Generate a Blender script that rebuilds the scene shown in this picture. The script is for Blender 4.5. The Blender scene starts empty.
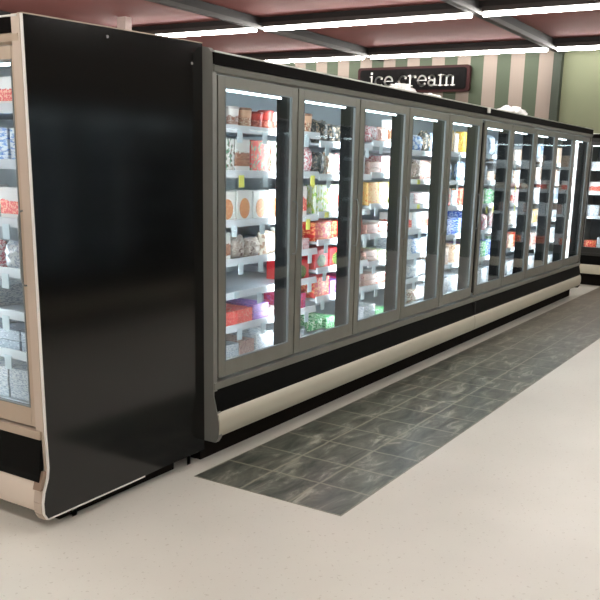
import bpy, bmesh, math, random
from mathutils import Matrix, Vector
random.seed(7)
COL = bpy.context.scene.collection

# ------------------------------------------------------------------ materials
MATS = {}
def nt(name):
    m = bpy.data.materials.new(name); m.use_nodes = True
    t = m.node_tree; t.nodes.clear()
    out = t.nodes.new('ShaderNodeOutputMaterial')
    return m, t, out
def N(t, kind, **kw):
    n = t.nodes.new(kind)
    for k, v in kw.items():
        if k in n.inputs: n.inputs[k].default_value = v
        else: setattr(n, k, v)
    return n
def math_(t, op, a, b=None, c=None):
    n = t.nodes.new('ShaderNodeMath'); n.operation = op
    for i, v in enumerate((a, b, c)):
        if v is None: continue
        if hasattr(v, 'is_linked') or hasattr(v, 'links'): t.links.new(v, n.inputs[i])
        else: n.inputs[i].default_value = v
    return n.outputs[0]
def mixc(t, f, a, b):
    n = t.nodes.new('ShaderNodeMix'); n.data_type = 'RGBA'
    for s, v in ((n.inputs[0], f), (n.inputs[6], a), (n.inputs[7], b)):
        if hasattr(v, 'links'): t.links.new(v, s)
        elif isinstance(v, (int, float)): s.default_value = v
        else: s.default_value = (*v, 1)
    return n.outputs[2]
def S(r, g, b):
    f = lambda c: (c/255/12.92) if c/255 <= .04045 else ((c/255+.055)/1.055)**2.4
    return (f(r), f(g), f(b))
def pbr(name, col, rough=.5, metal=0., var=.08, scale=6., coat=0., spec=.5, bump=0.):
    m, t, out = nt(name)
    b = N(t, 'ShaderNodeBsdfPrincipled')
    b.inputs['Roughness'].default_value = rough; b.inputs['Metallic'].default_value = metal
    b.inputs['Coat Weight'].default_value = coat; b.inputs['Specular IOR Level'].default_value = spec
    tc = N(t, 'ShaderNodeTexCoord'); nz = N(t, 'ShaderNodeTexNoise'); nz.inputs['Scale'].default_value = scale
    nz.inputs['Detail'].default_value = 4
    t.links.new(tc.outputs['Object'], nz.inputs['Vector'])
    dark = tuple(c*(1-var*2) for c in col); lite = tuple(min(1, c*(1+var)) for c in col)
    t.links.new(mixc(t, nz.outputs['Fac'], dark, lite), b.inputs['Base Color'])
    if bump:
        bp = N(t, 'ShaderNodeBump'); bp.inputs['Strength'].default_value = bump; bp.inputs['Distance'].default_value = .01
        t.links.new(nz.outputs['Fac'], bp.inputs['Height']); t.links.new(bp.outputs[0], b.inputs['Normal'])
    t.links.new(b.outputs[0], out.inputs[0]); MATS[name] = m
    return m
def emit(name, col, s):
    m, t, out = nt(name)
    e = N(t, 'ShaderNodeEmission'); e.inputs[0].default_value = (*col, 1); e.inputs[1].default_value = s
    t.links.new(e.outputs[0], out.inputs[0]); return m

frame_m  = pbr('brushed_frame_metal', S(134,133,124), .32, .3, .08, 9)
warm_m   = pbr('warm_lit_frame_metal', S(186,168,148), .4, .15, .06, 9)  # frame metal repeated with warm light put into its colour
bead_m = pbr('bead_metal', S(128,134,134), .5, .2, .05, 9)
chrome_m = pbr('polished_trim_metal', S(190,188,182), .3, .6, .05, 9)
black_m  = pbr('glossy_black_laminate', S(4,4,4), .14, 0, .1, 2, 0.0, .62, .02)
kick_m   = pbr('black_kick_panel', S(14,14,13), .45, 0, .15, 12, 0, .06)
band_m   = pbr('black_header_band', S(12,9,8), .6, 0, .1, 10, 0, .03)
toe_m    = pbr('dark_toe_recess', S(26,21,17), .8, 0, .1, 6, 0, .1)
bump_m   = pbr('cream_bumper', S(206,200,180), .35, 0, .03, 5, .1)
bumpw_m  = pbr('warm_cream_bumper', S(222,208,192), .35, 0, .03, 5, .1)
inner_m  = pbr('pale_grey_liner', S(205,214,220), .45)
shelf_m  = pbr('pale_shelf', S(206,214,220), .4)
rail_m   = pbr('white_price_rail', S(236,242,246), .3)
mull_m   = pbr('dark_mullion', S(20,23,24), .5, 0, .1, 6, 0, .15)
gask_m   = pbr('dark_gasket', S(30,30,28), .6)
white_m  = pbr('white_edge_trim', S(238,236,230), .4, 0, .02)
tagw_m   = pbr('pale_price_ticket', S(225,240,245), .5, 0, .03)
tagy_m   = pbr('yellow_price_ticket', S(240,238,120), .5, 0, .03)
steel_m  = pbr('leg_steel', S(170,170,168), .4, .2)
bagtop_m = pbr('white_plastic_film', S(250,250,248), .35, 0, .04, 20, 0, .5, .5)
led_m    = emit('led_strip_white', (.8,.95,1), 9)
ledv_m   = emit('led_column_white', (.88,.96,1), 25)
ledw_m   = emit('led_column_dim', (.88,.96,1), 13)
ledend_m = emit('end_led_column', (.95,.98,1), 3)
tube_m   = emit('fluorescent_tube', (1,.975,.93), 54)
beam_m   = pbr('dark_ceiling_beam', S(28,24,23), .6)
beaml_m  = pbr('grey_beam_flange', S(62,57,54), .5)
column_m = pbr('painted_column', S(205,185,178), .6)

def glass():
    m, t, out = nt('door_glass')
    tr = N(t, 'ShaderNodeBsdfTransparent'); tr.inputs[0].default_value = (.93,.96,.96,1)
    gl = N(t, 'ShaderNodeBsdfGlossy'); gl.inputs['Roughness'].default_value = .04
    gl.inputs['Color'].default_value = (.95,.97,.97,1)
    fr = N(t, 'ShaderNodeFresnel'); fr.inputs[0].default_value = 1.8
    mx = N(t, 'ShaderNodeMixShader')
    t.links.new(fr.outputs[0], mx.inputs[0]); t.links.new(tr.outputs[0], mx.inputs[1]); t.links.new(gl.outputs[0], mx.inputs[2])
    t.links.new(mx.outputs[0], out.inputs[0]); return m
glass_m = glass()
dframe_m = pbr('charcoal_frame', S(48,48,46), .5)
cap_m = pbr('grey_end_cap', S(140,140,134), .35, .3, .06, 6)

def floor_mat():
    m, t, out = nt('cream_vinyl_floor')
    b = N(t, 'ShaderNodeBsdfPrincipled'); b.inputs['Roughness'].default_value = .3
    tc = N(t, 'ShaderNodeTexCoord')
    n1 = N(t, 'ShaderNodeTexNoise'); n1.inputs['Scale'].default_value = 1.3; n1.inputs['Detail'].default_value = 6
    n2 = N(t, 'ShaderNodeTexNoise'); n2.inputs['Scale'].default_value = 45; n2.inputs['Detail'].default_value = 3
    for n in (n1, n2): t.links.new(tc.outputs['Object'], n.inputs['Vector'])
    c1 = mixc(t, n1.outputs['Fac'], S(208,205,194), S(230,227,216))
    sp = math_(t, 'GREATER_THAN', n2.outputs['Fac'], .66)
    c2 = mixc(t, math_(t, 'MULTIPLY', sp, .35), c1, S(170,160,142))
    t.links.new(c2, b.inputs['Base Color']); t.links.new(b.outputs[0], out.inputs[0]); return m

TX0, TY0, TP = 3.24, -.05, .305
def slate_mat():
    m, t, out = nt('slate_look_tiles')
    b = N(t, 'ShaderNodeBsdfPrincipled'); b.inputs['Roughness'].default_value = .3
    tc = N(t, 'ShaderNodeTexCoord'); sp = N(t, 'ShaderNodeSeparateXYZ')
    t.links.new(tc.outputs['Object'], sp.inputs[0])
    # distance to the nearest joint in x and y, joints a little wavy
    wob = N(t, 'ShaderNodeTexNoise'); wob.inputs['Scale'].default_value = 9
    t.links.new(tc.outputs['Object'], wob.inputs['Vector'])
    w = math_(t, 'MULTIPLY', math_(t, 'SUBTRACT', wob.outputs['Fac'], .5), .02)
    def near(o, off):
        a = math_(t, 'ADD', math_(t, 'SUBTRACT', o, off), w)
        f = math_(t, 'FRACT', math_(t, 'DIVIDE', a, TP))
        return math_(t, 'SUBTRACT', .5, math_(t, 'ABSOLUTE', math_(t, 'SUBTRACT', f, .5)))
    d = math_(t, 'MINIMUM', near(sp.outputs[0], TX0), near(sp.outputs[1], TY0))
    g = N(t, 'ShaderNodeMapRange'); g.inputs['From Min'].default_value = .008; g.inputs['From Max'].default_value = .035
    g.inputs['To Min'].default_value = .8; g.inputs['To Max'].default_value = 0
    t.links.new(d, g.inputs['Value'])
    mp = N(t, 'ShaderNodeMapping'); mp.inputs['Rotation'].default_value = (0, 0, .7); mp.inputs['Scale'].default_value = (1, 3.2, 1)
    t.links.new(tc.outputs['Object'], mp.inputs['Vector'])
    n1 = N(t, 'ShaderNodeTexNoise'); n1.inputs['Scale'].default_value = 3.2; n1.inputs['Detail'].default_value = 8; n1.inputs['Roughness'].default_value = .65
    n1.inputs['Distortion'].default_value = .8
    t.links.new(mp.outputs[0], n1.inputs['Vector'])
    r = N(t, 'ShaderNodeValToRGB'); e = r.color_ramp.elements
    e[0].position = .36; e[0].color = (*S(62,66,60), 1); e[1].position = .70; e[1].color = (*S(168,166,152), 1)
    k = e.new(.55); k.color = (*S(100,103,93), 1)
    t.links.new(n1.outputs['Fac'], r.inputs[0])
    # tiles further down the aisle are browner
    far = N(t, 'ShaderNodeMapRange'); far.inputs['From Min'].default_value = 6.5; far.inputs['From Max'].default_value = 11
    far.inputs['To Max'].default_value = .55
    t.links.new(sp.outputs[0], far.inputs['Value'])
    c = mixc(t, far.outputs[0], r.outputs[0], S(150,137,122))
    t.links.new(mixc(t, g.outputs[0], c, S(150,148,130)), b.inputs['Base Color'])
    t.links.new(b.outputs[0], out.inputs[0]); return m

def stripe_mat():
    m, t, out = nt('striped_wall_paint')
    b = N(t, 'ShaderNodeBsdfPrincipled'); b.inputs['Roughness'].default_value = .7
    tc = N(t, 'ShaderNodeTexCoord'); sp = N(t, 'ShaderNodeSeparateXYZ'); t.links.new(tc.outputs['Object'], sp.inputs[0])
    y = sp.outputs[1]
    f = math_(t, 'FRACT', math_(t, 'DIVIDE', math_(t, 'SUBTRACT', y, 1.66), .51))
    s = math_(t, 'GREATER_THAN', f, .5)
    c = mixc(t, s, S(130,117,107), S(60,70,52))
    olive = math_(t, 'LESS_THAN', y, 1.6)
    nz = N(t, 'ShaderNodeTexNoise'); nz.inputs['Scale'].default_value = 2; t.links.new(tc.outputs['Object'], nz.inputs['Vector'])
    ol = mixc(t, nz.outputs['Fac'], S(98,103,78), S(112,116,90))
    t.links.new(mixc(t, olive, c, ol), b.inputs['Base Color']); t.links.new(b.outputs[0], out.inputs[0]); return m

# ------------------------------------------------------------------ mesh helper
class MB:
    def __init__(s): s.bm = bmesh.new()
    def box(s, x0, x1, y0, y1, z0, z1, bev=0):
        r = bmesh.ops.create_cube(s.bm, size=1)
        for v in r['verts']:
            v.co = Vector(((x0+x1)/2 + v.co.x*(x1-x0), (y0+y1)/2 + v.co.y*(y1-y0), (z0+z1)/2 + v.co.z*(z1-z0)))
        if bev:
            ed = {e for v in r['verts'] for e in v.link_edges}
            bmesh.ops.bevel(s.bm, geom=list(ed), offset=bev, segments=2, affect='EDGES', profile=.6)
        return s
    def prism(s, pts, axis, a, b):
        """pts: 2-D outline; axis 'x' -> pts are (y,z), 'y' -> (x,z), 'z' -> (x,y)"""
        def P(p, t):
            return {'x': (t, p[0], p[1]), 'y': (p[0], t, p[1]), 'z': (p[0], p[1], t)}[axis]
        va = [s.bm.verts.new(P(p, a)) for p in pts]; vb = [s.bm.verts.new(P(p, b)) for p in pts]
        n = len(pts)
        s.bm.faces.new(va); s.bm.faces.new(vb[::-1])
        for i in range(n): s.bm.faces.new((va[i], vb[i], vb[(i+1) % n], va[(i+1) % n]))
        return s
    def cyl(s, x, y, z0, z1, r0, r1=None, n=16):
        r1 = r0 if r1 is None else r1
        r = bmesh.ops.create_cone(s.bm, cap_ends=True, segments=n, radius1=r0, radius2=r1, depth=z1-z0)
        for v in r['verts']: v.co += Vector((x, y, (z0+z1)/2))
        return s
    def tube(s, pts, rad, n=8):
        rings = []
        for i, p in enumerate(pts):
            p = Vector(p); a = Vector(pts[max(0, i-1)]); b = Vector(pts[min(len(pts)-1, i+1)])
            d = (b-a).normalized(); u = d.orthogonal().normalized() if i == 0 else (u0 - d*u0.dot(d)).normalized()
            u0 = u; w = d.cross(u)
            rings.append([s.bm.verts.new(p + rad*(math.cos(2*math.pi*k/n)*u + math.sin(2*math.pi*k/n)*w)) for k in range(n)])
        for a, b in zip(rings, rings[1:]):
            for k in range(n): s.bm.faces.new((a[k], a[(k+1) % n], b[(k+1) % n], b[k]))
        s.bm.faces.new(rings[0][::-1]); s.bm.faces.new(rings[-1]); return s
    def build(s, name, mat, parent=None, smooth=False):
        bmesh.ops.recalc_face_normals(s.bm, faces=s.bm.faces)
        me = bpy.data.meshes.new(name); s.bm.to_mesh(me); s.bm.free()
        me.materials.append(mat)
        if smooth:
            for p in me.polygons: p.use_smooth = True
            try: me.set_sharp_from_angle(angle=math.radians(35))
            except Exception: pass
        o = bpy.data.objects.new(name, me); COL.objects.link(o)
        if parent: o.parent = parent
        return o
def tag(o, label=None, cat=None, group=None, kind=None):
    for k, v in (('label', label), ('category', cat), ('group', group), ('kind', kind)):
        if v: o[k] = v
    return o
def empty(name, loc=(0, 0, 0), rz=0, label=None, cat=None, group=None):
    o = bpy.data.objects.new(name, None); COL.objects.link(o); o.location = loc; o.rotation_euler = (0, 0, rz)
    o.empty_display_size = .1
    return tag(o, label, cat, group)
def struct(o): return tag(o, kind='structure')

# ------------------------------------------------------------------ room shell
RX0, RX1, RY0, RY1, CZ = -6, 14.95, -9, 12, 3.80
struct(MB().box(RX0, RX1, RY0, RY1, -.1, 0).build('floor', floor_mat()))
struct(MB().box(TX0, RX1-.02, TY0-3*TP, TY0, -.001, .002).build('trim_1', slate_mat()))
wb = struct(MB().box(RX1, RX1+.15, RY0, RY1, -.1, CZ).build('wall_back', stripe_mat()))
wall_m = pbr('plain_wall_paint', S(150,140,128), .8)
struct(MB().box(RX0-.15, RX0, RY0, RY1, -.1, CZ).build('wall_left', wall_m))
struct(MB().box(RX0, RX1, RY1, RY1+.15, -.1, CZ).build('wall_far', wall_m))
struct(MB().box(RX0, RX1, RY0-.15, RY0, -.1, CZ).build('wall_near', wall_m))
struct(MB().box(RX0, RX1, RY0, RY1, CZ, CZ+.1).build('ceiling', pbr('maroon_ceiling_paint', S(128,72,68), .8, 0, .1, 1.5)))
struct(MB().box(RX1-.14, RX1, 1.48, 1.62, 0, CZ).build('trim_2', pbr('dark_green_pilaster', S(44,52,40), .7)))

beam_ys = [-5.6, -1.9, 1.55, 5.05, 8.5]
for i, y in enumerate(beam_ys):
    b = empty('ceiling_beam', (0, y, 0), 0, ['dark ceiling beam over the opposite wall', 'dark ceiling beam over the middle of the aisle',
        'dark ceiling beam running over the right end of the striped wall', 'dark ceiling beam crossing above the near end of the sign',
        'dark ceiling beam far behind the cases'][i], 'beam', 'ceiling beams along the aisle')
    MB().box(RX0+.01, RX1-.01, -.05, .07, 3.64, 3.795).build('beam_web', beam_m, b)
    MB().box(RX0+.01, RX1-.01, -.085, -.05, 3.62, 3.68).build('flange', beaml_m, b)
row_xs = [-2.9, .55, 4.0, 7.45, 10.92, 14.38]
for i, x in enumerate(row_xs):
    b = empty('cross_beam', (x, 0, 0), 0, ['cross beam at the very back of the store', 'cross beam over the open floor before the panel', 'cross beam above the black panel', 'cross beam before the nearer tubes',
         'dark cross beam carrying the nearer row of tubes', 'dark cross beam carrying the tubes beside the striped wall'][i], 'beam', 'cross beams')
    MB().box(-.04, .05, RY0+.01, RY1-.01, 3.715, 3.795).build('beam_web', beam_m, b)
    for j in range(len(beam_ys)-1):
        y0, y1 = beam_ys[j]+.09, beam_ys[j+1]-.10
        seg = ['aisle opposite', 'middle of the aisle', 'freezer row', 'stock behind the freezers'][j]
        rown = ['rearmost row', 'second row', 'row above the black panel', 'row before the sign', 'nearer visible row', 'row beside the striped wall'][i]
        f = empty('fluorescent_light', (x, 0, 0), 0, f'long white fluorescent tube over the {seg}, {rown}', 'light', 'ceiling tube lights')
        MB().box(-.06, .06, y0, y1, 3.655, 3.716).build('housing', beaml_m, f)
        mb = MB(); mb.tube([(0, y0-.03, 3.628), (0, y1-.01, 3.628)], .030, 8); mb.build('tube', tube_m, f, True)
c = MB(); c.box(10, 10.14, 6.92, 7.10, 0, CZ-.01, .01)
tag(c.build('support_column', column_m), 'pale square support column rising behind the black end panel', 'column')

# ------------------------------------------------------------------ freezer case
ORD = ['first', 'second', 'third', 'fourth', 'fifth', 'sixth', 'seventh', 'eighth', 'ninth', 'tenth']
BX0, PITCH = 3.504, .765
def make_case(root, x0, x1, divs, sections, fm, bumpmat, bz, prot, endL=False, endR=False, detail=True, deck=.50, tags=True, ko=.125, toe=(0, .085), lv=None, liner=None, sidelit=True):
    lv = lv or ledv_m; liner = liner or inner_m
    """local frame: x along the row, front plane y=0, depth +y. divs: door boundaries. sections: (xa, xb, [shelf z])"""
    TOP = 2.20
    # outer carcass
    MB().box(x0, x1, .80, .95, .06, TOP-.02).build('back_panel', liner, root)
    MB().box(x0, x1, .02, .95, 2.12, TOP-.015).build('top_panel', inner_m, root)
    MB().box(x0+.01, x1-.01, .05, .80, .40, deck).build('lower_deck', inner_m, root)
    MB().box(x0, x1-toe[0], toe[1], .9, 0, .20).build('toe_base', toe_m, root)
    MB().box(x0, x1, -.022, .02, 2.135, 2.192).build('header_band', band_m, root)
    MB().box(x0, x1, -.026, .03, 2.192, 2.2).build('band_edge', chrome_m, root)
    mb = MB(); mb.prism([(-.004, 2.092), (-.022, 2.10), (-.026, 2.128), (-.01, 2.135), (.05, 2.135), (.05, 2.092)], 'x', x0, x1); mb.build('head_rail', fm, root)
    b0, b1 = bz
    mb = MB(); mb.prism([(.03, b1+ko), (-.012, b1+ko), (-.035, b1+.02), (-.035, b1-.01), (.03, b1-.01)], 'x', x0+.004, x1-.004); mb.build('kick_panel', kick_m, root)
    MB().box(x0, x1, -.02, .05, b1+ko, b1+ko+.04, .004).build('sill_rail', fm, root)
    h = b1-b0
    mb = MB(); mb.prism([(.05, b1), (-prot*.62, b1), (-prot*.9, b1-.12*h), (-prot, b1-.35*h), (-prot*1.02, b1-.65*h), (-prot*.9, b0+.12*h), (-prot*.65, b0), (.05, b0)], 'x', x0+.002, x1-.002)
    mb.build('bumper', bumpmat, root, True)
    # doors
    for i in range(len(divs)-1):
        a, b = divs[i]+.006, divs[i+1]-.006
        z0, z1, s, bt, tt = .482, 2.088, .058, .085, .052
        mb = MB(); y0, y1 = -.006, .008
        mb.box(a, a+s, y0, y1, z0, z1, .003).box(b-s, b, y0, y1, z0, z1, .003)
        mb.box(a+s, b-s, y0, y1, z0, z0+bt).box(a+s, b-s, y0, y1, z1-tt, z1)
        d = mb.build('door', fm, root)
        mb = MB(); g = .006
        mb.box(a+s, a+s+g, y0-.002, y1, z0+bt, z1-tt).box(b-s-g, b-s, y0-.002, y1, z0+bt, z1-tt)
        mb.box(a+s+g, b-s-g, y0-.002, y1, z0+bt, z0+bt+g).box(a+s+g, b-s-g, y0-.003, y1, z1-tt-g, z1-tt); mb.build('glass_bead', bead_m, d)
        me = bpy.data.meshes.new('glass_pane')
        me.from_pydata([(a+s, .001, z0+bt), (b-s, .001, z0+bt), (b-s, .001, z1-tt), (a+s, .001, z1-tt)], [], [(0, 1, 2, 3)]); me.materials.append(glass_m)
        gp = bpy.data.objects.new('glass_pane', me); COL.objects.link(gp); gp.parent = d
        mb = MB(); gy = (.009, .034)
        mb.box(a+.02, a+s-.004, *gy, z0+.02, z1-.02).box(b-s+.004, b-.02, *gy, z0+.02, z1-.02).box(a+s-.004, b-s+.004, *gy, z0+.02, z0+bt-.004); mb.build('door_gasket', gask_m, d)
        mb = MB(); hx = b-.03
        mb.tube([(hx, .0, 1.435), (hx, -.03, 1.43), (hx, -.038, 1.40), (hx, -.038, 1.15), (hx, -.03, 1.12), (hx, .0, 1.115)], .0045, 6); mb.build('handle', bead_m, d, True)
    for i, x in enumerate(divs):
        first, last = i == 0, i == len(divs)-1
        m = MB().box(x-.034, min(x+.034, x1-.002), .037, .125, .48, 2.09).build('mullion', mull_m, root)
        if detail and not (first and endL) and not (last and endR):
            (MB().box(x-.018, min(x+.032, x1-.004), .125, .128, .56, 2.04) if last or not sidelit else MB().box(x-.018, x+.032, .125, .128, .56, 2.04).box(x+.0345, x+.038, .062, .118, .56, 2.04)).build('light_strip', lv, m)  # flank strips, here and at first door, are unseen extras added to light products
        elif detail and sidelit:
            sx = (x+.035, x+.045) if first else (x-.045, x-.035)
            MB().box(sx[0]+(.0 if first else 0), sx[0]+(.003 if first else .01), .062 if first else .13, .118 if first else .18, .56 if first else .5, 2.04).build('light_strip', lv if first else ledend_m, m)
    for i in range(len(divs)-1):
        mb = MB(); mb.tube([(divs[i]+.05, .085, 2.030), (divs[i+1]-.05, .085, 2.030)], .0065, 6); mb.build('top_light', led_m, root)
    MB().box(x0+.03, x1-.03, .04, .16, 2.08, 2.12).build('light_canopy', dframe_m, root)
    # shelves
    for (xa, xb, zs) in sections:
        for k, z in enumerate(zs):
            sh = MB().box(xa+.004, xb-.004, .165, .80, z-.012, z+.004).build('shelf', shelf_m, root)
            mb = MB(); mb.prism([(.165, z-.024), (.150, z-.022), (.155, z+.018), (.165, z+.02)], 'x', xa+.004, xb-.004); mb.build('price_rail', rail_m, sh)
            if tags:
                n = max(1, int((xb-xa)/.24))
                for q in range(n):
                    xt = xa + (q+.3+.4*random.random())*(xb-xa)/n
                    yel = k in (1, 2) and random.random() < .45
                    low = .055 if random.random() < .75 else .0
                    MB().box(xt-.024, xt+.024, .1465, .1495, z-.022-low, z+.014-low*.4).build('price_ticket', tagy_m if yel else tagw_m, sh)
    for side, on in (('L', endL), ('R', endR)):
        if on:
            X = (x0-.004, x0+.03) if side == 'L' else (x1-.03, x1)
            mb = MB(); mb.prism([(.96, b0-.03), (-prot*.5, b0-.03), (-prot+.006, b0), (-prot+.004, b1-.05), (-prot*.6, b1+.02), (-.014, b1+.09), (-.014, 2.14),
                                 (-.010, 2.19), (.015, 2.215), (.05, 2.222), (.96, 2.222)], 'x', *X); mb.build('end_cap', cap_m if side == 'L' else fm, root)

A = [1.84, 1.59, 1.31, 1.085, .89, .69]; B = [1.79, 1.575, 1.325, 1.137, .945, .745]; C_ = [1.82, 1.59, 1.36, 1.136, .925, .74]
D = [1.77, 1.54, 1.34, 1.13, .925, .72]; E_ = [1.78, 1.53, 1.30, 1.04, .77]; F_ = [1.73, 1.50, 1.29, 1.06, .80]
XJ = 7.36
d1 = [BX0+PITCH*i for i in range(6)]; d2 = [BX0+PITCH*5+.06+.775*i for i in range(6)]
case1 = empty('glass_door_freezer', (5.4, 0, 0), 0, 'long five-door freezer case nearest the black panel, stocked with frozen food', 'freezer')
case2 = empty('glass_door_freezer', (9.3, 0, 0), 0, 'five-door freezer case farther along the row, toward the striped wall', 'freezer')
sec1 = [(3.50, 4.79, A), (4.79, 5.53, B), (5.53, 6.02, C_), (6.02, 7.0, D), (7.0, XJ-.003, E_)]
X2E = d2[-1]+.045
sec2 = [(XJ+.003, 8.35, E_), (8.35, 9.3, F_), (9.3, 10.2, E_), (10.2, X2E-.04, F_)]
def shift(L, dx): return [(a-dx, b-dx, z) for a, b, z in L]
make_case(case1, 3.458-5.4, XJ-5.4-.002, [x-5.4 for x in d1], shift(sec1, 5.4), frame_m, bump_m, (.155, .30), .052, endL=True)
make_case(case2, XJ-9.3+.002, X2E-9.3, [x-9.3 for x in d2], shift(sec2, 9.3), frame_m, bump_m, (.155, .30), .052, endR=True, lv=ledw_m)
MB().box(XJ-9.3+.003, XJ-9.3+.022, -.042, -.01, .303, .424).build('joint_gap_strip', gask_m, case2)  # dark strip added to give the darkness of the gap between cases
MB().box(XJ-9.3+.004, XJ-9.3+.06, -.04, -.024, 2.15, 2.195, .004).build('joint_clip', white_m, case2)

# the case standing side-on, closed by the black end panel (front faces -X)
PY = .05
side = empty('glass_door_freezer', (2.36, PY+.02, 0), -math.pi/2, 'freezer case seen end-on with a tall glossy black side panel', 'freezer')
SL = 2.5
sdiv = [-SL+.06+i*(SL-.063)/3 for i in range(4)]
Z1 = [1.86, 1.62, 1.36, 1.13, .93, .74]
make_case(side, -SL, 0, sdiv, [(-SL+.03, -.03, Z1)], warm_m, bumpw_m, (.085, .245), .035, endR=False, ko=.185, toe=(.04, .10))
# end panel in the case's own frame: local y = world x - 2.36 ; local x = -(world y - PY-.02)
prof = [(2.36, .47), (2.362, .42), (2.365, .30), (2.358, .25), (2.335, .19), (2.326, .14), (2.328, .09), (2.345, .062)]
top = [(2.345, 2.205), (3.45, 2.232), (3.45, .072)]
outline = [(x-2.36, z) for x, z in [(2.352, 1.6)] + prof + [(3.452, .072), (3.452, 2.234), (2.347, 2.203)]]
MB().prism(outline, 'x', .0, .02).build('end_panel', black_m, side)
edge = [(2.347, 2.203), (2.352, 1.6)] + prof + [(2.97, .068)]
mb = MB(); w = .007
for (xa, za), (xb, zb) in zip(edge, edge[1:]):
    dx, dz = xb-xa, zb-za; L = math.hypot(dx, dz); nx, nz = dz/L*w, -dx/L*w
    # strip just outside the outline
    p = [(xa-2.36, za), (xb-2.36, zb), (xb-2.36+nx, zb+nz), (xa-2.36+nx, za+nz)]
    mb.prism(p, 'x', .012, .023)
mb.build('edge_trim', white_m, side)
mb = MB(); w = .010
for (xa, za), (xb, zb) in zip(edge[:-2], edge[1:-1]):
    dx, dz = xb-xa, zb-za; L = math.hypot(dx, dz); nx, nz = dz/L*w, -dx/L*w
    mb.prism([(xa-2.36, za), (xb-2.36, zb), (xb-2.36+nx, zb+nz), (xa-2.36+nx, za+nz)], 'x', -.036, .012)
mb.build('corner_post', pbr('light_beige_post', S(196,180,164), .4, .1, .04, 4), side)
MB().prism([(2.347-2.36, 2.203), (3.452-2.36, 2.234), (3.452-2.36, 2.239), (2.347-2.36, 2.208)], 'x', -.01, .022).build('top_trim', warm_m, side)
for (x, z) in ((2.80, 2.178), (3.37, 2.13)):
    mb = MB(); mb.prism([(x-2.36+.007*math.cos(k*math.pi/4), z+.007*math.sin(k*math.pi/4)) for k in range(8)], 'x', .02, .023); mb.build('screw', steel_m, side)
for (x, y) in ((2.53, .085), (3.36, .088)):
    mb = MB(); lx = -(y-PY-.02); mb.cyl(x-2.36, 0, 0, .085, .016, .016, 10)
    for v in mb.bm.verts: v.co = Vector((lx, v.co.x, v.co.z))
    mb.build('leg', steel_m, side, True)
MB().prism([(-.022, .20), (-.044, .20), (-.020, .285), (.008, .285)], 'x', -.037, .012).build('joint_cap', pbr('tan_joint_cap', S(150,128,110), .5), side)
MB().box(-.02, .018, 1.098-.003, 1.098, 2.10, 2.19).build('corner_bracket', gask_m, side)

# opposite row (seen only mirrored in the panel and the glass) and a case on the striped wall
for k, (xc, lab) in enumerate(((1.2, 'lit glass-door case opposite the black panel, mirrored in it'), (5.3, 'lit glass-door case opposite the middle doors, mirrored in the glass'), (9.4, 'lit glass-door case opposite the far doors'))):
    r = empty('glass_door_freezer', (xc, -3.32, 0), math.pi, lab, 'freezer', 'freezers across the aisle')
    make_case(r, -2, 2, [-1.92+.768*i for i in range(6)], [(-1.97, 1.97, [1.75, 1.45, 1.15, .85])], dframe_m, bump_m, (.18, .322), .1, endL=True, endR=True, tags=False, lv=ledw_m, sidelit=False)
far = empty('glass_door_freezer', (12.55, -.75, 0), -math.pi/2, 'dark far case beyond the end of the freezer row', 'freezer')  # lit strips and stock added here so the far doors mirror pale bands
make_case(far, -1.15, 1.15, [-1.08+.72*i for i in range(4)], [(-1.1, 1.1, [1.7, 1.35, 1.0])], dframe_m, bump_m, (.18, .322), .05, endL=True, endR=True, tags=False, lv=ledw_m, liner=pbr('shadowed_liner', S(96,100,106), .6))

# ------------------------------------------------------------------ sign
def bar(mb, pts, wd):   # flat stroke in (u,v)
    for (a, b), (c_, d_) in zip(pts, pts[1:]):
        L = math.hypot(c_-a, d_-b) or 1; nx, ny = -(d_-b)/L*wd/2, (c_-a)/L*wd/2; ex, ey = (c_-a)/L*wd*.25, (d_-b)/L*wd*.25
        q = [(a-ex+nx, b-ey+ny), (c_+ex+nx, d_+ey+ny), (c_+ex-nx, d_+ey-ny), (a-ex-nx, b-ey-ny)]
        mb.prism([(-u, v) for u, v in q], 'x', -.017, -.012)
def arc(cx, cy, rx, ry, a0, a1, n=14):
    return [(cx+rx*math.cos(math.radians(a0+(a1-a0)*i/n)), cy+ry*math.sin(math.radians(a0+(a1-a0)*i/n))) for i in range(n+1)]
def letter(ch):
    """strokes (points, width) in units of x-height; returns strokes, advance"""
    T, t = .16, .08
    if ch == 'i': return [([(.25, 0), (.25, 1)], T), ([(.08, .04), (.42, .04)], t), ([(.08, .96), (.25, .96)], t), ([(.2, 1.28), (.3, 1.28)], .2)], .5
    if ch == 'c': return [(arc(.5, .5, .37, .44, 50, 180), .16), (arc(.5, .5, .37, .44, 180, 315), .2), ([(.68, .78), (.78, .78)], .2)], .9
    if ch == 'e': return [(arc(.5, .5, .36, .44, 0, 180), .16), (arc(.5, .5, .37, .44, 180, 320), .2), ([(.15, .52), (.86, .52)], t)], .95
    if ch == 'r': return [([(.27, 0), (.27, 1)], T), ([(.07, .04), (.5, .04)], t), ([(.07, .96), (.27, .96)], t), (arc(.62, .62, .3, .33, 170, 70), .15), ([(.7, .84), (.8, .84)], .2)], .88
    if ch == 'a': return [(arc(.42, .7, .28, .25, 160, 0), .14), ([(.7, .72), (.7, .08)], T), ([(.7, .06), (.92, .06)], t), (arc(.42, .28, .27, .24, 60, 330), .17), ([(.16, .72), (.24, .72)], .18)], .98
    if ch == 'm':
        o = [([(x, 0), (x, .8 if x > .3 else 1)], T) for x in (.25, .8, 1.35)]
        o += [([(x-.19, .04), (x+.19, .04)], t) for x in (.25, .8, 1.35)] + [([(.06, .96), (.25, .96)], t)]
        o += [(arc(x, .68, .25, .26, 170, 10), .14) for x in (.53, 1.08)]; return o, 1.62
    return [], .42
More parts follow.
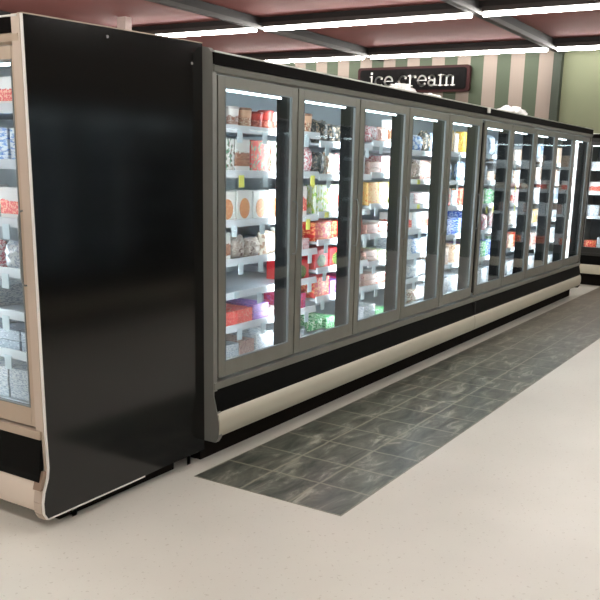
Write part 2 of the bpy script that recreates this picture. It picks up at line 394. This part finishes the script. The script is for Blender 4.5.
sign = empty('hanging_sign', (14.80, 4.29, 3.26), 0, 'dark rounded sign with white lettering ice cream on the striped wall', 'sign')
def rrect(w, h, r):
    p = []
    for cx, cy, a in ((w-r, h-r, 0), (-w+r, h-r, 90), (-w+r, -h+r, 180), (w-r, -h+r, 270)):
        for k in range(5): an = math.radians(a+k*22.5); p.append((cx+r*math.cos(an), cy+r*math.sin(an)))
    return p
MB().prism(rrect(1.16, .235, .06), 'x', .0, .08).build('sign_border', pbr('oxblood_sign_border', S(46,24,24), .6, 0, .05, 6, 0, .1), sign)
MB().prism(rrect(1.10, .19, .05), 'x', -.012, .0).build('sign_face', pbr('charcoal_sign_face', S(16,15,15), .7, 0, .05, 6, 0, .05), sign)
SL_M = pbr('off_white_lettering', S(215,213,206), .5)
mb = MB(); xh = .195; u = -.90; v0 = -.125
k = 1.80/ (sum(letter(c_)[1] for c_ in 'ice cream')*xh)
for ch in 'ice cream':
    if ch == ' ': mb.build('word', SL_M, sign); mb = MB()
    st, adv = letter(ch)
    for pts, wd in st: bar(mb, [(u+x*xh*k, v0+y*xh) for x, y in pts], wd*xh*.95)
    u += adv*xh*k
mb.build('word', SL_M, sign)

# crumpled white film atop the row; low lump stands in for unread lettering
def film(name, x, y, z, sx, sy, sz, label, seed):
    rnd = random.Random(seed); bm = bmesh.new(); bmesh.ops.create_icosphere(bm, subdivisions=4, radius=1)
    ph = [(Vector((rnd.uniform(-1, 1), rnd.uniform(-1, 1), rnd.uniform(-1, 1))).normalized(), rnd.uniform(4, 11), rnd.uniform(0, 6)) for _ in range(9)]
    for v in bm.verts:
        n = v.co.normalized(); f = 1+sum(abs(math.sin(n.dot(d)*fr+p)) for d, fr, p in ph)/9*.55-.3
        v.co = Vector((n.x*sx*f, n.y*sy*f, max(0.001, n.z*f+.12)*sz))
    me = bpy.data.meshes.new(name); bm.to_mesh(me); bm.free(); me.materials.append(bagtop_m)
    o = bpy.data.objects.new(name, me); COL.objects.link(o); o.location = (x, y, z); return tag(o, label, 'plastic wrap')
film('plastic_wrap', 6.10, .22, 2.186, .20, .10, .085, 'crumpled white plastic wrap on the freezer top, below the sign', 3)
film('plastic_wrap', 6.60, .20, 2.186, .19, .09, .06, 'low white film lump on freezer top standing in for unread lettering', 8)
film('plastic_wrap', 8.72, .22, 2.186, .34, .14, .10, 'crumpled white plastic wrap on the freezer top before green stripes', 5)

# ------------------------------------------------------------------ products
def pmat(name, base, a1, a2, style='blotch', sc=5.):
    m, t, out = nt(name)
    b = N(t, 'ShaderNodeBsdfPrincipled'); b.inputs['Roughness'].default_value = .4
    tc = N(t, 'ShaderNodeTexCoord'); sp = N(t, 'ShaderNodeSeparateXYZ'); t.links.new(tc.outputs['Generated'], sp.inputs[0])
    oi = N(t, 'ShaderNodeObjectInfo')
    ad = N(t, 'ShaderNodeVectorMath'); ad.operation = 'ADD'
    t.links.new(tc.outputs['Generated'], ad.inputs[0])
    sc_ = math_(t, 'MULTIPLY', oi.outputs['Random'], 7.); cb = N(t, 'ShaderNodeCombineXYZ'); t.links.new(sc_, cb.inputs[0]); t.links.new(sc_, cb.inputs[2])
    t.links.new(cb.outputs[0], ad.inputs[1])
    n1 = N(t, 'ShaderNodeTexNoise'); n1.inputs['Scale'].default_value = sc*1.7; n1.inputs['Detail'].default_value = 3
    n2 = N(t, 'ShaderNodeTexNoise'); n2.inputs['Scale'].default_value = sc*3.4; n2.inputs['Detail'].default_value = 2
    t.links.new(ad.outputs[0], n1.inputs['Vector']); t.links.new(ad.outputs[0], n2.inputs['Vector'])
    pic = mixc(t, math_(t, 'GREATER_THAN', n2.outputs['Fac'], .52), a1, a2)
    x, z = sp.outputs[0], sp.outputs[2]
    if style == 'disc':
        dx = math_(t, 'SUBTRACT', x, .5); dz = math_(t, 'SUBTRACT', z, .42)
        d = math_(t, 'SQRT', math_(t, 'ADD', math_(t, 'MULTIPLY', dx, dx), math_(t, 'MULTIPLY', dz, dz)))
        f = math_(t, 'LESS_THAN', d, .33)
    elif style == 'band':
        f = math_(t, 'GREATER_THAN', math_(t, 'ADD', z, math_(t, 'MULTIPLY', n1.outputs['Fac'], .35)), .78)
        f = math_(t, 'SUBTRACT', 1., f)
        f = math_(t, 'MULTIPLY', f, math_(t, 'GREATER_THAN', z, .2))
    else:
        f = math_(t, 'GREATER_THAN', n1.outputs['Fac'], .52)
    t.links.new(mixc(t, f, base, pic), b.inputs['Base Color']); t.links.new(b.outputs[0], out.inputs[0])
    return m
W = S(240, 240, 236)
PM = {  # key: (material, description used in labels)
 'pizza': (pmat('white_pizza_carton', W, S(190,95,60), S(232,196,130), 'disc', 9), 'white carton with round pizza picture'),
 'redpizza': (pmat('red_pizza_carton', S(205,45,45), S(215,95,60), S(240,180,120), 'blotch', 4), 'red pizza carton'),
 'blackdisc': (pmat('dark_round_carton', S(190,40,45), S(26,34,24), S(120,150,70), 'disc', 5), 'red carton with dark round picture'),
 'greenwhite': (pmat('white_green_carton', W, S(60,150,110), S(120,90,70), 'blotch', 4), 'white carton with green and brown picture'),
 'brownwhite': (pmat('white_brown_carton', W, S(130,80,60), S(185,140,110), 'band', 5), 'white carton with brown food picture'),
 'redteal': (pmat('red_teal_carton', S(215,80,70), S(235,150,110), S(70,165,140), 'blotch', 4), 'red and orange carton with teal edge'),
 'limegreen': (pmat('lime_white_bag', S(232,238,225), S(120,190,80), S(215,205,110), 'blotch', 3), 'white and lime green pouch'),
 'salmon': (pmat('salmon_carton', S(238,95,88), S(250,190,160), S(215,50,60), 'blotch', 5), 'salmon red carton'),
 'purple': (pmat('purple_carton', S(150,110,190), S(100,110,200), S(215,160,215), 'blotch', 4), 'purple and blue carton'),
 'magenta': (pmat('magenta_carton', S(205,45,95), S(150,70,170), S(235,120,160), 'blotch', 4), 'magenta carton'),
 'pinkwhite': (pmat('pink_white_pack', S(245,238,238), S(228,150,155), S(190,90,100), 'blotch', 6), 'white pack with pink print'),
 'redwhite': (pmat('red_white_pack', S(245,240,236), S(225,70,65), S(245,170,140), 'band', 4), 'white pack with red print'),
 'white': (pmat('plain_white_pack', S(240,244,246), S(215,222,230), S(180,190,205), 'blotch', 5), 'plain white frozen pack'),
 'meat': (pmat('brown_red_meat_pack', S(205,170,158), S(140,70,66), S(225,205,195), 'blotch', 5), 'brown and red meat pack'),
 'brownbag': (pmat('brown_clear_bag', S(188,172,160), S(120,92,84), S(225,215,205), 'blotch', 4), 'clear bag of brown frozen food'),
 'darkbag': (pmat('dark_green_bag', S(32,36,36), S(80,84,80), S(150,130,110), 'blotch', 4), 'dark frozen food bag'),
 'creambag': (pmat('cream_bag', S(234,228,214), S(200,160,130), S(170,140,120), 'blotch', 4), 'cream frozen food bag'),
 'orange': (pmat('orange_carton', S(232,190,120), S(225,130,60), S(245,215,150), 'blotch', 4), 'orange and yellow carton'),
 'gold': (pmat('gold_brown_carton', S(190,150,60), S(120,85,40), S(225,195,110), 'blotch', 4), 'golden brown carton'),
 'blue': (pmat('blue_pack', S(60,95,185), S(150,185,230), S(235,240,248), 'blotch', 4), 'blue frozen pack'),
 'blueW': (pmat('white_blue_bag', S(225,235,245), S(90,140,215), S(160,190,225), 'blotch', 3), 'white bag with blue print'),
 'green': (pmat('green_pack', S(50,150,85), S(120,195,130), S(230,240,225), 'blotch', 4), 'green vegetable pack'),
 'tan': (pmat('tan_carton', S(214,184,160), S(180,140,115), S(235,215,195), 'blotch', 3), 'tan carton'),
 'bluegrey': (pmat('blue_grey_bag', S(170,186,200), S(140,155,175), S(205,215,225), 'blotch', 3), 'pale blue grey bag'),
 'tubW': (pmat('white_tub_wall', S(235,228,222), S(160,110,90), S(205,190,180), 'band', 4), 'white round tub'),
 'tubT': (pmat('tan_tub_wall', S(214,170,140), S(150,90,60), S(235,215,190), 'band', 4), 'tan round tub'),
 'tubR': (pmat('red_tub_wall', S(190,70,60), S(120,50,45), S(225,150,130), 'band', 4), 'red round tub'),
}
lid_mats = {'tubW': pbr('pale_lid', S(200,190,186), .4), 'tubT': pbr('brown_lid', S(130,96,78), .4), 'tubR': pbr('dark_red_lid', S(140,52,48), .4)}
PROTO = {}
def proto_mesh(kind, key, w, h, dp):
    """mesh with its base centre at the front bottom edge: x centred, y 0..dp, z 0..h"""
    k_ = (kind, key, w, h, dp)
    if k_ in PROTO: return PROTO[k_]
    mb = MB()
    if kind == 'carton': mb.box(-w/2, w/2, 0, dp, 0, h, .004)
    elif kind == 'tub': mb.cyl(0, w/2, 0, h*.88, w*.41, w*.47, 20)
    elif kind == 'lid':
        mb.cyl(0, w/2, h*.88, h*.97, w*.5, w*.5, 20); mb.cyl(0, w/2, h*.97, h, w*.46, w*.44, 20)
    else:   # pouch: pillow with crimped top and bottom
        bm = mb.bm; nu, nv = 9, 9; G = {}
        rnd = random.Random(len(key)*13+int(w*1000)+int(h*1000))
        for sgn in (0, 1):
            for i in range(nu):
                for j in range(nv):
                    u_, v_ = i/(nu-1)*2-1, j/(nv-1)
                    if sgn and (i in (0, nu-1) or j in (0, nv-1)): G[1, i, j] = G[0, i, j]; continue
                    th = dp/2*max(0, 1-abs(u_)**2.6)**.5*max(0, 1-abs(v_*2-1)**3)**.5
                    th *= 1+rnd.uniform(-.16, .16)
                    y = dp/2 + (th if sgn else -th)
                    G[sgn, i, j] = bm.verts.new((u_*w/2*(1-.10*math.sin(v_*math.pi)), y, v_*h*(1+.03*rnd.uniform(-1, 1))))
        for sgn in (0, 1):
            for i in range(nu-1):
                for j in range(nv-1):
                    try: bm.faces.new((G[sgn, i, j], G[sgn, i+1, j], G[sgn, i+1, j+1], G[sgn, i, j+1]))
                    except ValueError: pass
    bmesh.ops.recalc_face_normals(mb.bm, faces=mb.bm.faces)
    me = bpy.data.meshes.new(kind+'_mesh'); mb.bm.to_mesh(me); mb.bm.free()
    me.materials.append(lid_mats[key] if kind == 'lid' else PM[key][0])
    if kind != 'carton':
        for p in me.polygons: p.use_smooth = True
        try: me.set_sharp_from_angle(angle=math.radians(40))
        except Exception: pass
    PROTO[k_] = me; return me
NAME = {'t': 'frozen_tub', 'b': 'frozen_carton', 'g': 'frozen_pouch', 'f': 'frozen_pack'}
def put(kind, key, w, h, x, y, z, where, rot, mat, dp):
    name = NAME[kind]; lab = f'{PM[key][1]} {where}'
    me = proto_mesh({'t': 'tub', 'b': 'carton', 'g': 'pouch', 'f': 'carton'}[kind], key, w, h, dp)
    if kind == 't': o = bpy.data.objects.new(name, None)
    else: o = bpy.data.objects.new(name, me)
    COL.objects.link(o)
    if kind == 't':
        o.empty_display_size = .05
        p = bpy.data.objects.new('tub_body', me); COL.objects.link(p); p.parent = o
        p = bpy.data.objects.new('lid', proto_mesh('lid', key, w, h, dp)); COL.objects.link(p); p.parent = o
    o.location = mat @ Vector((x, y, z)); o.rotation_euler = (0, 0, rot + (random.uniform(-.03, .03) if kind != 'f' else random.uniform(-.02, .02)))
    tag(o, lab, {'t': 'tub', 'b': 'carton', 'g': 'bag', 'f': 'pack'}[kind], lab)
def fill(items, xa, xb, z, where, clear, mat=Matrix(), rot=0, y=.185):
    x = xa; i = 0
    while True:
        it = items[i % len(items)]; i += 1
        kind, key, w, h = it[:4]; n = it[4] if len(it) > 4 else 1
        if kind is None:
            x += w
            if x > xb: break
            continue
        if x + w > xb+.01: break
        dp = {'t': w, 'b': .22 if h < w else .09, 'g': .10, 'f': .24}[kind]
        h = min(h, clear-.03)
        for s in range(n):
            if (s+1)*h > clear-.02: break
            put(kind, key, w-.012, h, x+w/2, y+(.0 if kind != 'g' else .0), z+.005+s*(h+.001), where, rot, mat, dp)
        x += w
# per door: [top shelf, 2, 3, 4, 5, 6, lower deck]; item = (form, look, width, height, stack)
gap = lambda w: (None, None, w, 0)
DOORS = [
 [[('t','tubW',.112,.115),('t','tubW',.125,.12),('t','tubT',.118,.12),('t','tubR',.112,.105),('t','tubR',.112,.12)],
  [('b','greenwhite',.15,.215),('b','brownwhite',.15,.21),('b','redteal',.21,.205)],
  [('b','pizza',.165,.175),('b','pizza',.165,.18)],
  [('b','brownwhite',.12,.17),('g','brownbag',.17,.14),('g','brownbag',.16,.12),('g','creambag',.19,.15)],
  [gap(.8)],
  [('f','salmon',.17,.045,2),('f','salmon',.17,.045,2),('f','purple',.17,.05,2),('f','pinkwhite',.13,.06,1)],
  [('f','white',.2,.04,2),('f','meat',.16,.04,2),('f','white',.2,.05,2)]],
 [[('t','tubW',.12,.13),('t','tubT',.12,.13),('g','darkbag',.19,.15),('g','darkbag',.19,.13)],
  [('g','pinkwhite',.12,.18),('g','pinkwhite',.12,.17),('g','darkbag',.14,.19),('g','creambag',.17,.18)],
  [('b','redwhite',.16,.2),('b','limegreen',.15,.2),('b','limegreen',.15,.2)],
  [('f','pinkwhite',.2,.04,2),('b','redpizza',.22,.145),('b','redpizza',.22,.145)],
  [('b','blackdisc',.2,.15),('b','blackdisc',.2,.15)],
  [('f','magenta',.17,.055,2),('b','redpizza',.22,.15),('f','purple',.15,.05,2)],
  [('f','white',.16,.05,1),('g','green',.18,.10),('f','green',.16,.04,2)]],
 [[('b','brownwhite',.12,.18),('g','brownbag',.15,.15),('g','pinkwhite',.17,.12),('g','meat',.17,.12)],
  [('b','white',.13,.2),('f','meat',.2,.045,2),('f','pinkwhite',.2,.045,3)],
  [('b','limegreen',.1,.19),('b','orange',.17,.2),('b','orange',.17,.2)],
  [('b','redpizza',.12,.15),('f','meat',.2,.04,2),('f','redwhite',.2,.045,2)],
  [('b','redpizza',.12,.15),('f','meat',.2,.045,2),('f','limegreen',.2,.04,2)],
  [('f','pinkwhite',.13,.05,2),('f','meat',.2,.05,2),('f','redwhite',.2,.045,2)],
  [('g','green',.18,.12),('f','white',.2,.045,2),('f','green',.2,.04,1)]],
 [[('g','blueW',.18,.17),('g','blueW',.18,.14),('g','darkbag',.16,.18)],
  [('g','meat',.19,.17),('g','brownbag',.18,.17)],
  [('f','white',.2,.05,3),('f','pinkwhite',.2,.05,3)],
  [('b','redwhite',.18,.16),('f','white',.2,.05,3)],
  [('f','white',.2,.045,3),('f','blueW',.2,.045,3)],
  [('g','white',.2,.14),('g','white',.2,.12)],
  [('g','white',.22,.14),('g','creambag',.2,.12)]],
 [[('b','gold',.13,.2),('b','gold',.13,.2),('b','tan',.12,.18)],
  [('g','blueW',.2,.2),('g','blueW',.18,.18)],
  [('b','orange',.13,.19),('b','redteal',.15,.19),('f','white',.15,.05,3)],
  [('f','blue',.2,.05,4),('f','blue',.2,.05,3)],
  [('b','purple',.18,.17),('b','tan',.18,.17)],
  [('f','creambag',.2,.05,3),('f','white',.2,.05,3)],
  [('g','white',.2,.14),('f','white',.2,.05,3)]],
 [[('g','bluegrey',.22,.2),('g','bluegrey',.22,.2)],  # pale bags put in for a grey reflection on this door's glass
  [('f','bluegrey',.2,.05,3),('f','tan',.2,.05,2)],
  [('b','limegreen',.18,.15),('b','green',.18,.16)],
  [('g','blue',.18,.17),('g','pinkwhite',.18,.16)],
  [('b','blue',.17,.17),('b','green',.15,.16)],
  [('f','white',.2,.05,3)], [('f','white',.2,.05,3)]],
 [[('b','tan',.18,.14),('b','white',.18,.13)],
  [('f','white',.18,.05,3),('g','creambag',.18,.15)],
  [('b','pinkwhite',.15,.17),('g','redwhite',.17,.16)],
  [('b','white',.15,.16),('f','creambag',.2,.05,3)],
  [('b','redpizza',.17,.17),('f','tan',.2,.05,3)],
  [('f','pinkwhite',.2,.05,3),('f','white',.2,.05,3)], [('f','white',.2,.05,3)]],
 [[('g','blueW',.18,.18),('g','bluegrey',.18,.17)],
  [('b','tan',.18,.16),('b','white',.16,.16)],
  [('f','white',.2,.05,3)],
  [('f','creambag',.2,.05,3),('b','orange',.15,.16)],
  [('b','redwhite',.17,.17),('f','meat',.2,.05,3)],
  [('f','redwhite',.2,.05,3)], [('f','white',.2,.05,3)]],
 [[('b','tan',.2,.2),('b','tan',.2,.2)],
  [('b','tan',.2,.17),('f','white',.2,.05,3)],
  [('f','bluegrey',.2,.05,3)],
  [('f','white',.2,.05,2),gap(.15)],
  [('f','white',.2,.05,3)],
  [('b','blueW',.18,.15)], [('f','white',.2,.05,2)]],
 [[('f','white',.2,.05,2),gap(.1)],
  [('f','white',.2,.05,2)], [('g','bluegrey',.2,.12)], [('f','white',.2,.05,2)], [('f','white',.2,.05,2)], [('f','white',.2,.05,2)], [('f','white',.2,.05,2)]],
]
alld = d1[:5]+d2[:5]
starts = [x+.065 for x in alld]; starts = [s*1.0614-.06 for s in starts]; starts[0] = 3.755
ends = starts[1:]+[X2E-.10]
sects = sec1+sec2
NB = {'on lower deck': 'on the lower deck'}
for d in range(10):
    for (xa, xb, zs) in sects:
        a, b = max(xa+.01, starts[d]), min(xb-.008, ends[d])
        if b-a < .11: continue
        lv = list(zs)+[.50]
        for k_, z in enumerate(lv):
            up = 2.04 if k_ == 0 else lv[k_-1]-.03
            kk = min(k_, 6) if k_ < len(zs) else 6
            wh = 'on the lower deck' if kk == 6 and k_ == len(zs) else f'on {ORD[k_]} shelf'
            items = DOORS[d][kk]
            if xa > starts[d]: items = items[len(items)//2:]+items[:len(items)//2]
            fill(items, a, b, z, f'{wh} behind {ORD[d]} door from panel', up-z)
for k_, z in enumerate(A+[.50]):
    fill(DOORS[0][min(k_, 6)][::-1], 3.53, 3.745, z, ('on the lower deck' if k_ == 6 else f'on {ORD[k_]} shelf')+' behind first door from panel', (2.04 if k_ == 0 else (A+[.5])[k_-1]-.03)-z)
# side case stock
mt = Matrix.Translation((2.36, PY+.02, 0)) @ Matrix.Rotation(-math.pi/2, 4, 'Z')
SIDE = [[('b','redpizza',.16,.13),('b','redwhite',.16,.13)], [('f','blueW',.2,.05,3)], [('b','redwhite',.17,.15),('f','white',.2,.05,2)], [('g','white',.18,.13),('g','pinkwhite',.18,.13)],
        [gap(.3),('f','white',.2,.05,2)], [('f','bluegrey',.2,.05,2)], [('f','white',.22,.05,3)]]
lv = Z1+[.50]
for k_, z in enumerate(lv):
    up = 2.04 if k_ == 0 else lv[k_-1]-.03
    wh = 'on the lower deck' if k_ == 6 else f'on {ORD[k_]} shelf'
    fill(SIDE[k_], -1.55, -.05, z, f'{wh} of the end-on case', up-z, mt, -math.pi/2)

mf = Matrix.Translation((12.55, -.75, 0)) @ Matrix.Rotation(-math.pi/2, 4, 'Z')
for k_, (z, its) in enumerate(zip([1.7, 1.35, 1.0, .5], [[('f','white',.2,.1,1),('b','tan',.18,.18)], [('b','redwhite',.2,.16),('f','creambag',.22,.1,1)], [('b','white',.2,.17),('b','meat',.2,.15)], [('b','redpizza',.2,.15),('f','white',.2,.1,2)]])):
    wh = 'on the lower deck' if k_ == 3 else f'on {ORD[k_]} shelf'
    fill(its, -1.07, 1.07, z, f'{wh} of the far case', .3, mf, -math.pi/2)

# ------------------------------------------------------------------ world, camera
wd = bpy.data.worlds.new('world'); bpy.context.scene.world = wd; wd.use_nodes = True
wd.node_tree.nodes['Background'].inputs[0].default_value = (.8, .8, .85, 1); wd.node_tree.nodes['Background'].inputs[1].default_value = .05

yaw, pitch, roll = .5323, .2291, .0292
fw = Vector((math.cos(pitch)*math.cos(yaw), math.cos(pitch)*math.sin(yaw), -math.sin(pitch)))
r = Vector((math.sin(yaw), -math.cos(yaw), 0)); u = r.cross(fw)
r2 = math.cos(roll)*r + math.sin(roll)*u; u2 = -math.sin(roll)*r + math.cos(roll)*u
cd = bpy.data.cameras.new('camera'); cam = bpy.data.objects.new('camera', cd); COL.objects.link(cam)
M = Matrix((( r2.x, u2.x, -fw.x, 0), (r2.y, u2.y, -fw.y, -2.7744), (r2.z, u2.z, -fw.z, 1.6588), (0, 0, 0, 1)))
cam.matrix_world = M
cd.sensor_width = 36; cd.lens = 823.95/600*36; cd.shift_x = -27.99/600; cd.shift_y = 56.36/600; cd.clip_start = .05
sc = bpy.context.scene; sc.camera = cam
sc.view_settings.view_transform = 'Standard'; sc.view_settings.look = 'None'; sc.view_settings.exposure = 0
sc.cycles.max_bounces = 8; sc.cycles.transparent_max_bounces = 12
sc.cycles.use_denoising = True
sc.cycles.sample_clamp_indirect = 6
